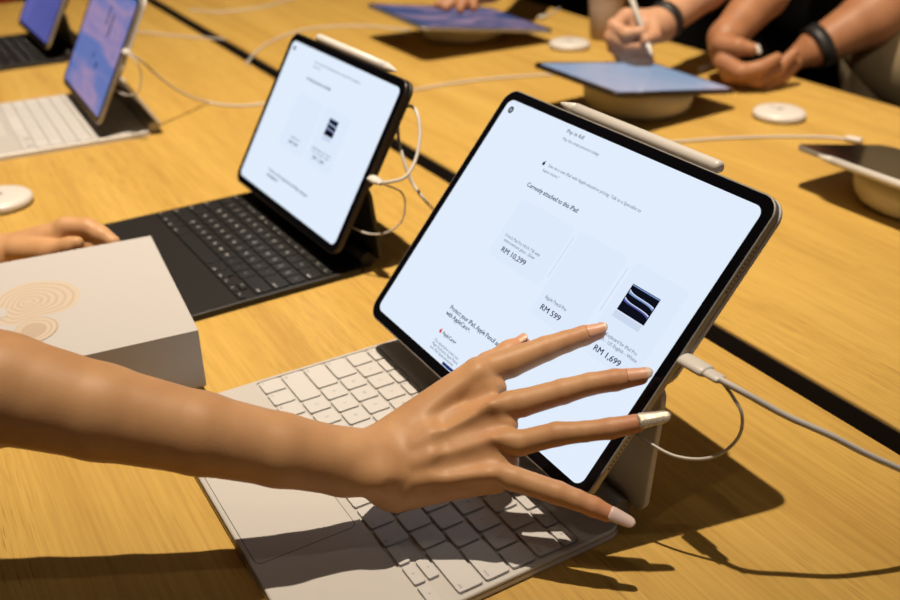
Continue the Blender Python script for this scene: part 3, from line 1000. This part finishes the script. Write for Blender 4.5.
# ------------------------------------------------------------------ people
def nail(name, parent, tip, dirv, dors, r, back, out, width, mat, label=None, grow=0.0):
    """curved nail plate; tip = centre of the last fingertip sphere"""
    t = np.array(dirv, float); t /= np.linalg.norm(t)
    nn = np.array(dors, float); nn -= t * (nn @ t); nn /= np.linalg.norm(nn); w = np.cross(t, nn)
    nu, nv = 11, 14; top, bot = [], []
    for j in range(nv):
        v = j / (nv - 1); s = -back + (back + out) * v
        for i in range(nu):
            u = -1 + 2 * i / (nu - 1)
            # outline: round free end and round base
            ww = 1.0
            if v > .72: ww = math.sqrt(max(0.0, 1 - ((v - .72) / .285) ** 2)) * .98 + .02
            if v < .12: ww = .75 + .25 * math.sqrt(1 - ((.12 - v) / .12) ** 2)
            ang = u * ww * width / r
            rr = r * 1.02 + .0002 + max(0, -s) * grow - .0012 * max(0, (s - .003)) / .012
            base = np.array(tip) + t * s
            top.append(base + (nn * math.cos(ang) + w * math.sin(ang)) * rr)
            bot.append(base + (nn * math.cos(ang) + w * math.sin(ang)) * (rr - .0007))
    n = nu * nv; f = []
    for j in range(nv - 1):
        for i in range(nu - 1):
            a = j * nu + i
            f.append((a, a + 1, a + nu + 1, a + nu)); f.append((n + a, n + a + nu, n + a + nu + 1, n + a + 1))
    for j in range(nv - 1):
        for i in (0, nu - 1):
            a = j * nu + i; q = (a, a + nu, n + a + nu, n + a); f.append(q if i == 0 else q[::-1])
    for i in range(nu - 1):
        for j in (0, nv - 1):
            a = j * nu + i; q = (a, n + a, n + a + 1, a + 1); f.append(q if j == 0 else q[::-1])
    fm = [0] * len(f); kk = 0
    for j in range(nv - 1):
        for i in range(nu - 1):
            if -back + (back + out) * (j + .5) / (nv - 1) > r * .75: fm[kk] = fm[kk + 1] = 1
            kk += 2
    o = link(name, mesh(name, top + bot, f, mat, fm, smooth=True), parent)
    if label: o['label'] = label
    return o


def dtc(p): return (CAM - p) / np.linalg.norm(CAM - p)


# foreground right arm and hand, from elbow to fingertips
def foreground_hand():
    pr = []
    arm = [(np.array([.1015, -.333, .277]), .043), (np.array([.0885, -.240, .193]), .038), (np.array([.085, -.212, .172]), .0355), (P(-80, 371, .513), .0325), (P(0, 388, .520), .0302), (P(100, 412, .531), .0266), (P(200, 433.5, .543), .0233), (P(280, 450, .556), .0212), (P(345, 462, .571), .0200), (P(372, 463, .577), .0202)]
    pr += chain(arm, .004)
    # carpals and metacarpals
    wr = [P(384, 446, .590), P(388, 458, .584), P(390, 472, .580), P(392, 484, .578)]
    mc = [P(478, 373, .602), P(490, 408, .580), P(490, 438, .569), P(488, 470, .567)]
    for i in range(4):
        pr.append((wr[i], mc[i], (.0150, .0150, .0150, .0140)[i], (.0100, .0096, .0088, .0082)[i], .008))
    # webs between the fingers
    for i, (x, y, d, rw_) in enumerate(((497, 388, .596, .0062), (508, 425, .574, .0062), (509, 461, .568, .0062))):
        pr.append(((mc[i] + mc[i + 1]) / 2 + FWD * .003, P(x, y, d + .002), .009, rw_, .010))
    pr.append((P(405, 484, .585), P(496, 480, .575), .012, .0082, .010))
    # palm flesh behind the bones
    pr.append((P(392, 452, .600), P(450, 415, .612), .015, .010, .010))
    pr.append((P(395, 484, .590), P(472, 470, .580), .016, .0085, .010))
    pr.append((P(400, 468, .592), P(470, 430, .592), .014, .009, .010))
    # thumb
    th = [(P(402, 440, .602), .0125), (P(446, 399, .625), .0105), (P(488, 366, .641), .0088), (P(510, 352, .647), .0078), (P(522, 344, .649), .0058)]
    pr += chain(th, .004)
    fing = {
        'index': [(mc[0], .0100), (P(510, 363, .605), .0094), (P(546, 348.5, .607), .0080), (P(566, 341.5, .608), .0070), (P(584, 335.5, .609), .0065), (P(598, 331.5, .609), .0053)],
        'middle': [(mc[1], .0096), (P(522, 403, .577), .0084), (P(563, 391.5, .574), .0077), (P(590, 384, .571), .0068), (P(615, 380, .569), .0067), (P(640, 376.5, .568), .0052)],
        'ring': [(mc[2], .0088), (P(520, 443, .565), .0076), (P(557, 434, .560), .0072), (P(585, 431.5, .556), .0061), (P(610, 428.5, .553), .0063), (P(636, 423.5, .551), .0055)],
        'pinky': [(mc[3], .0082), (P(515, 479, .563), .0074), (P(558, 493, .558), .0069), (P(577, 500, .556), .0061), (P(593, 506.5, .555), .0060), (P(607, 513, .5545), .0052)],
    }
    for nme, ch in fing.items():
        pr += chain(ch, .0014)
    # knuckles and tendons: small ridges on the back of the hand
    def toward(p, a): return p + dtc(p) * a
    for i, (rk, up_) in enumerate(((.0062, .0058), (.0062, .0058), (.0058, .0054), (.0052, .0052))):
        k0 = toward(mc[i], up_); pr.append((k0, k0 + (mc[i] - wr[i]) * .02, rk, rk, .006))
    for i, s in ((1, .0080), (2, .0080), (0, .0082), (3, .0074)):
        a = toward(wr[i] * .72 + mc[i] * .28, .0108); c = toward(mc[i], s)
        pr.append((a, c, .0020, .0029, .0065))
    # wrist bone on the little finger side
    q = toward(P(372, 478, .572), .0105); pr.append((q, q + np.array([.002, .004, 0]), .0085, .0085, .010))
    # hollows between the metacarpals
    for i, dep in ((0, .0062), (1, .0078), (2, .0068)):
        a = (wr[i] * .42 + mc[i] * .58 + wr[i + 1] * .42 + mc[i + 1] * .58) / 2; c = (mc[i] + mc[i + 1]) / 2
        a = toward(a, .0149); c = toward(c, .0131)
        pr.append((a, c, .0050, .0070, .009, 1))
    return pr, fing, th


def std_figure(hip, chest, neck, head, shoulders, legs, sc=1.0):
    """torso, neck, head and legs blended; returns prims"""
    h, c, n, hd = [np.array(q, float) for q in (hip, chest, neck, head)]
    s0, s1 = [np.array(q, float) for q in shoulders]
    pr = [(h, c, .125, .125, .06), (c, n - (n - c) * .2, .12, .06, .06), (s0, s1, .055, .055, .06), (h + (s0 - s1) * .22, h - (s0 - s1) * .22, .11, .11, .06), (c + (s0 - s1) * .2, c - (s0 - s1) * .2, .10, .10, .05)]
    pr += [(n, hd, .045, .05, .02), (hd, hd + np.array([0, 0, .06]), .075, .085, .03)]
    for a, k, f, toe in legs:
        pr += [(a, k, .085, .055, .05), (k, f, .055, .038, .02), (f, toe, .038, .03, .02)]
    return pr


def face(parent, head, fdir, hairmat):
    """hair, eyes, mouth, nose and ears of a figure whose head looks along fdir"""
    hd = np.array(head, float) + np.array([0, 0, .03]); d = np.array(fdir, float); d[2] = 0; d /= np.linalg.norm(d); sd = np.array([-d[1], d[0], 0])
    organic('hair', [([(hd - d * .02 + np.array([0, 0, .03]), hd - d * .045 - np.array([0, 0, .05]), .088, .075, .03), (hd + d * .05 + np.array([0, 0, .075]), hd + np.array([0, 0, .06]), .035, .07, .03)], .008)], hairmat, parent)
    for s in (-1, 1):
        p = hd + d * .070 + sd * .03 * s + np.array([0, 0, .0]); organic('eye', [([(p, p + sd * .004, .011, .011, .004)], .003)], M['eye'], parent)
    p = hd + d * .068 - np.array([0, 0, .062]); organic('mouth', [([(p - sd * .018, p + sd * .018, .008, .008, .004)], .003)], M['lips'], parent)


def head_bits(head, fdir):
    hd = np.array(head, float) + np.array([0, 0, .03]); d = np.array(fdir, float); d[2] = 0; d /= np.linalg.norm(d); sd = np.array([-d[1], d[0], 0])
    pr = [(hd + d * .075 + np.array([0, 0, -.005]), hd + d * .092 - np.array([0, 0, .028]), .010, .014, .015), (hd + d * .03 - np.array([0, 0, .08]), hd + d * .05 - np.array([0, 0, .085]), .04, .032, .03)]
    for s in (-1, 1): pr.append((hd + sd * .083 * s + np.array([0, 0, .01]), hd + sd * .085 * s - np.array([0, 0, .03]), .014, .010, .01))
    return pr


# --- person in front: right arm reaching, left hand on the box
hand_pr, fing, thumb = foreground_hand()
sR, sL = np.array([.115, -.43, .36]), np.array([-.20, -.43, .36])
elbR = np.array([.085, -.215, .175])
wL = P(-8, 257, .925); elbL = wL + np.array([-.03, -.225, .045])
left = []
left += chain([(elbL * .45 + np.array([-.20, -.43, .36]) * .55, .043), (elbL * .88 + np.array([-.20, -.43, .36]) * .12, .038), (elbL, .0355), (wL * .5 + elbL * .5, .031), (wL, .0205)], .01)
kn = P(62, 234, .915)
left += [(wL, kn, .018, .0135, .012), (wL + np.array([0, 0, -.012]), kn + np.array([-.005, .0, -.022]), .018, .014, .012)]
left += chain([(P(66, 227, .910), .0105), (P(88, 228, .908), .0090), (P(101, 235, .905), .0083), (P(113, 242, .903), .0068)], .004)
left += chain([(P(62, 240, .918), .0110), (P(84, 243, .914), .0090), (P(97, 249, .910), .0080), (P(106, 256, .908), .0066)], .004)
left += chain([(P(58, 252, .922), .0105), (P(80, 256, .918), .0088), (P(95, 263, .914), .0070)], .004)
left += chain([(P(55, 262, .926), .0095), (P(74, 268, .922), .0080), (P(88, 274, .918), .0062)], .004)
left += chain([(P(20, 250, .912), .0130), (P(48, 252, .898), .0105), (P(70, 246, .893), .0085), (P(77, 243, .891), .0065)], .004)
hip1 = (-.045, -.52, .02)
body = std_figure(hip1, (-.043, -.50, .24), (-.043, -.47, .44), (-.043, -.43, .53), (sR, sL),
                  [((.04, -.52, -.05), (.05, -.50, -.46), (.05, -.53, -.83), (.05, -.42, -.86)), ((-.13, -.52, -.05), (-.14, -.50, -.46), (-.14, -.53, -.83), (-.14, -.42, -.86))])
body += chain([(sR, .045), (sR * .5 + elbR * .5, .036)], .02) + chain([(sL, .045), (sL * .5 + elbL * .5, .036)], .02) + head_bits((-.043, -.43, .53), (.3, .8, 0))
person = organic('person', [(hand_pr, .00125), (left, .002), (body, .008)], M['skin'])
tag(person, 'person in front whose bare right arm reaches over the white keyboard to the tablet', 'person')
# rosier fingertips and finger joints
vv = np.array([v.co for v in person.data.vertices])
fl = np.zeros(len(vv), np.float32)
for ch in fing.values():
    for (q, _r), wgt, sg in ((ch[-1], .75, .013), (ch[-2], .45, .012), (ch[2], .30, .009), (ch[0], .25, .010)):
        fl = np.maximum(fl, wgt * np.exp(-((vv - q) ** 2).sum(1) / sg ** 2))
fl = np.maximum(fl, .6 * np.exp(-((vv - thumb[-1][0]) ** 2).sum(1) / .013 ** 2))
at_ = person.data.attributes.new('flush', 'FLOAT', 'POINT'); at_.data.foreach_set('value', fl.astype(np.float32))
for nme, (b0, o0, wd, mm, lb, fw) in {'index': (.0072, .0062, .0040, ('nailskin', 'nailclear'), None, .75), 'middle': (.0080, .0074, .0043, ('nailskin', 'nailclear'), None, .75), 'ring': (-.0015, .0200, .0056, ('nailglitter', 'nailglitter'), 'long glitter nail', 1.1), 'pinky': (-.0005, .0165, .0050, ('nailpink', 'nailpink'), 'long pale pink nail', 1.1)}.items():
    ch = fing[nme]; tip = ch[-1][0]; dv = tip - ch[-2][0]
    dors = dtc(tip) * fw + np.array([0, 0, 1]) * .6
    nail('nail', person, tip, dv, dors, ch[-1][1], b0, o0, wd, [M[q] for q in mm], lb, (ch[-2][1] - ch[-1][1]) / np.linalg.norm(dv))
nail('nail', person, thumb[-1][0], thumb[-1][0] - thumb[-2][0], np.array([0, -.3, 1.0]), .0058, .007, .0055, .0042, [M['nailskin'], M['nailclear']])
sh = [(q[0], q[1], q[2] + .012, q[3] + .012, q[4]) for q in body[:1] + body[2:5]] + [(body[3][0], body[3][1], .135, .135, .06)] + chain([(sR, .056), (sR * .45 + elbR * .55, .052)], .02) + chain([(sL, .056), (sL * .45 + elbL * .55, .052)], .02)
organic('shirt', [(sh, .008)], M['blackcloth'], person)
tr = []
for a, k, f, toe in (((.04, -.52, -.03), (.05, -.50, -.46), (.05, -.53, -.81), 0), ((-.13, -.52, -.03), (-.14, -.50, -.46), (-.14, -.53, -.81), 0)):
    tr += [(a, k, .10, .072, .05), (k, f, .072, .055, .03)]
tr += [((.02, -.52, .0), (-.11, -.52, .0), .118, .118, .06)]
organic('trousers', [(tr, .009)], M['blackcloth'], person)
face(person, (-.043, -.43, .53), (.3, .8, 0), M['hair'])


def standing(label, hx, hy, lean, armprims, skin, shirt, trousers, fdir=(0, -1, 0), hands_vox=.0028, sleeves=(), zc=0.0):
    """a person standing behind the far table; armprims carries both forearms and hands"""
    hip = (hx, hy, .03 + zc); chest = (hx, hy - lean * .55, .27 + zc); neck = (hx, hy - lean, .50 + zc); head = (hx, hy - lean * 1.15, .60 + zc)
    sR_, sL_ = np.array([hx - .17, hy - lean * .9, .42 + zc]), np.array([hx + .17, hy - lean * .9, .42 + zc])
    legs = [((hx - .09, hy, -.04), (hx - .10, hy + .01, -.46), (hx - .10, hy + .02, -.84), (hx - .10, hy - .10, -.868)), ((hx + .09, hy, -.04), (hx + .10, hy + .01, -.46), (hx + .10, hy + .02, -.84), (hx + .10, hy - .10, -.868))]
    bp = std_figure(hip, chest, neck, head, (sR_, sL_), legs) + head_bits(head, fdir)
    sh_ = [(q[0], q[1], q[2] + .014, q[3] + .014, q[4]) for q in (bp[0], bp[2], bp[4])] + [(bp[3][0], bp[3][1], .136, .136, .06)]
    for side, elb in sleeves:
        s_ = sR_ if side == 'r' else sL_
        bp += chain([(s_, .046), (np.array(elb), .040)], .02)
        sh_ += chain([(s_, .060), (s_ * .3 + np.array(elb) * .7, .056)], .02)
    p = organic('person', [(armprims, hands_vox), (bp, .009)], skin)
    tag(p, label, 'person')
    organic('shirt', [(sh_, .009)], shirt, p)
    t_ = [(np.array(hip) + (.07, 0, -.01), np.array(hip) - (.07, 0, .01), .128, .128, .06)]
    for a, k, f, toe in legs: t_ += [(a, k, .105, .078, .05), (k, np.array(f) + (0, 0, .03), .078, .06, .03)]
    organic('trousers', [(t_, .009)], trousers, p)
    face(p, head, fdir, M['hair'])
    return p


# --- writer with a stylus and black wristband
DW = 1.46
PP = P


def P(x, y, d): return PP(x + 5, y, d)


a_w = P(655, 25, DW + .01); a_e = P(745, -50, DW + .14)
wp = chain([(a_e, .042), (P(700, -12, DW + .07), .034), (a_w, .0245)], .012)
wp += [(a_w, P(622, 22, DW), .024, .020, .012), (P(648, 30, DW - .005), P(620, 34, DW), .020, .017, .012)]
wp += chain([(P(622, 16, DW - .01), .012), (P(609, 26, DW - .025), .0105), (P(622, 34, DW - .04), .009), (P(637, 31, DW - .045), .0075)], .005)
wp += chain([(P(616, 24, DW - .008), .012), (P(606, 37, DW - .02), .0105), (P(624, 46, DW - .03), .0092), (P(642, 47, DW - .035), .008)], .005)
wp += chain([(P(617, 34, DW), .0115), (P(609, 47, DW - .01), .010), (P(627, 55, DW - .02), .009), (P(644, 56, DW - .025), .0075)], .005)
wp += chain([(P(620, 42, DW + .005), .0105), (P(615, 55, DW), .0095), (P(630, 61, DW - .008), .0085), (P(645, 62, DW - .012), .007)], .005)
wp += chain([(P(648, 22, DW - .012), .013), (P(649, 36, DW - .03), .0105), (P(641, 40, DW - .045), .0085)], .005)
writer = standing('person in black writing on the pale blue tablet with a white stylus', -.77, 1.68, .18, wp, M['skin2'], M['blackcloth'], M['blackcloth'], sleeves=(('l', a_e),))
# wristband
ax = a_w - P(700, -12, DW + .07); ax /= np.linalg.norm(ax)
cb = a_w - ax * .012
u = np.cross(ax, [0, 0, 1]); u /= np.linalg.norm(u); w = np.cross(ax, u)
mb = MB(); lo = []
for t_, rr in ((-.008, .0275), (-.008, .0305), (.008, .0300), (.008, .0270)):
    lo.append([tuple(cb + ax * t_ + (u * math.cos(q) + w * math.sin(q)) * rr) for q in [2 * PI * k / 32 for k in range(32)]])
mb.loft(lo + [lo[0]], cap0=False, cap1=False, smooth=True); mb.build('wristband', M['band'], writer)
s0, s1 = P(642, 42, DW - .045), P(624, -8, DW - .005)
stylus('white stylus held upright by the writing hand', Vector(s0 + (s1 - s0) / np.linalg.norm(s1 - s0) * .140), Vector(s0 - s1))

P = PP

# --- person with clasped hands in beige
DC = 1.50
rw = P(726, 38, DC)
cp = chain([(P(800, -60, DC + .06), .044), (P(764, -6, DC + .03), .037), (rw, .027)], .012)
cp += [(rw, P(724, 56, DC), .025, .019, .012), (P(722, 50, DC), P(731, 70, DC - .015), .018, .0165, .010)]
for pts_ in (((723, 62, -.02), (741, 72, -.045), (760, 68, -.05), (777, 58, -.05)), ((731, 74, -.015), (757, 79, -.03), (777, 69, -.03), (794, 53, -.03)), ((738, 81, 0), (765, 84, -.01), (784, 75, -.01), (796, 64, -.01))):
    cp += chain([(P(x, y, DC + d_), r_) for (x, y, d_), r_ in zip(pts_, (.0150, .0128, .0112, .0085))], .004)
cp += chain([(P(722, 44, DC - .02), .0165), (P(738, 47, DC - .04), .0135), (P(751, 49, DC - .045), .0105)], .005)
lw = P(817, 47, DC + .075)
cp += chain([(P(925, -25, DC + .06), .054), (P(872, 16, DC + .07), .046), (lw, .030)], .012)
cp += [(lw, P(796, 58, DC + .085), .026, .020, .012)]
clasp = standing('person in beige leaning on the far table with clasped hands', -.335, 1.47, .0, cp, M['skin3'], M['olivecloth'], M['beigecloth'], sleeves=(('r', P(800, -60, DC + .06)), ('l', P(925, -25, DC + .06))))
ax = P(872, 16, DC + .07) - lw; ax /= np.linalg.norm(ax)
u = np.cross(ax, [0, 0, 1]); u /= np.linalg.norm(u); w = np.cross(ax, u)
mb = MB(); lo = []
for t_, rr in ((-.010, .0335), (-.010, .0365), (.012, .0375), (.012, .034)):
    lo.append([tuple(lw + ax * t_ + (u * math.cos(q) + w * math.sin(q)) * rr) for q in [2 * PI * k / 32 for k in range(32)]])
mb.loft(lo + [lo[0]], cap0=False, cap1=False, smooth=True); mb.build('wristband', M['band'], clasp)
bud = organic('earbud', [([(P(757, 47, DC - .05), P(759, 52, DC - .05), .0045, .004, .004)], .0015)], M['plastic'])
tag(bud, 'tiny white earbud held between the clasped hands', 'earbud')

# --- hand resting on the blue and pink tablet
DH = 1.72
hp = chain([(P(520, -70, DH + .12), .044), (P(490, -14, DH + .04), .028)], .012)
hp += [(P(490, -14, DH + .04), P(466, 0, DH), .025, .018, .012)]
for i, (x, y) in enumerate(((438, 5), (446, 8), (460, 10), (474, 8))):
    hp += chain([(P(462 + 6 * i, -3, DH), .012), (P(452 + 7 * i, -2, DH - .02), .010), (P(x, y, DH - .03), .0075)], .005)
standing('person in black at top centre with a hand on the blue and pink tablet', -1.3, 1.66, .16, hp, M['skin3'], M['blackcloth'], M['blackcloth'], sleeves=(('r', P(520, -70, DH + .12)),))

# --- person past the table end in red
rp = chain([(P(-30, -14, 2.5), .035), (P(-6, 0, 2.46), .026), (P(0, 8, 2.45), .024)], .01)
red = standing('person in red top beyond the far end of the near table', -2.42, .10, .05, rp, M['skin3'], M['redcloth'], M['blackcloth'], fdir=(1, .2, 0), sleeves=(('l', P(-30, -14, 2.5)),), hands_vox=.004)
organic('sleeve', [(chain([(P(-34, -16, 2.5), .055), (P(-2, 2, 2.455), .045)], .01), .005)], M['redcloth'], red)


# ------------------------------------------------------------------ lights
def lamp(name, kind, loc, energy, color, target=None, **kw):
    l = bpy.data.lights.new(name, kind); l.energy = energy; l.color = color
    for k_, v_ in kw.items(): setattr(l, k_, v_)
    o = bpy.data.objects.new(name, l); COL.objects.link(o); o.location = loc
    if target is not None:
        o.rotation_euler = (Vector(target) - Vector(loc)).to_track_quat('-Z', 'Y').to_euler()
    return o


WARM = (1.0, 0.83, 0.64)
lamp('main_spot', 'SPOT', (-.150, .205, 2.70), 600, WARM, (-.70, .50, 0), shadow_soft_size=.022, spot_size=math.radians(62), spot_blend=.9)
lamp('side_spot', 'SPOT', (.42, -.62, 2.70), 14, WARM, (.0, .1, 0), shadow_soft_size=.03, spot_size=math.radians(70), spot_blend=.5)
lamp('ceiling_fill', 'AREA', (-1.0, .8, 2.82), 6, (1.0, .84, .66), (-1.0, .8, 0), shape='RECTANGLE', size=4.5, size_y=3.0)  # unseen area light added overhead as ambient fill
lamp('side_fill', 'AREA', (3.0, 1.6, 1.3), 6, (1.0, .88, .90), (0, .2, 0), shape='RECTANGLE', size=1.6, size_y=1.2)  # unseen fill light, added to lift side faces such as the box
lamp('beige_person_fill', 'SPOT', (2.3, -1.1, 2.2), 170, WARM, (-.22, 1.42, -.02), shadow_soft_size=.05, spot_size=math.radians(15), spot_blend=.9)  # unseen spot added to brighten the person in beige
w_ = bpy.data.worlds.new('world'); scene.world = w_; w_.use_nodes = True
w_.node_tree.nodes['Background'].inputs['Color'].default_value = (.30, .22, .16, 1)
w_.node_tree.nodes['Background'].inputs['Strength'].default_value = .06

GROUPS = {'puck': 'white round pucks on the oak tables', 'stand': 'cream round stands under the tilted tablets', 'keyboard': 'keyboard cases along the near table', 'tablet': 'tablets on show',
          'stylus': 'white styluses', 'cable': 'white cables on the tables', 'table': 'oak display tables'}
for o in list(COL.objects):
    if o.parent is None and o.get('category') in GROUPS:
        o['group'] = GROUPS[o['category']]

vs = scene.view_settings
scene.display_settings.display_device = 'sRGB'
vs.view_transform = 'Standard'; vs.look = 'None'; vs.exposure = 0.0; vs.gamma = 1.0; vs.use_curve_mapping = False
scene.cycles.use_denoising = True
scene.cycles.max_bounces = 8
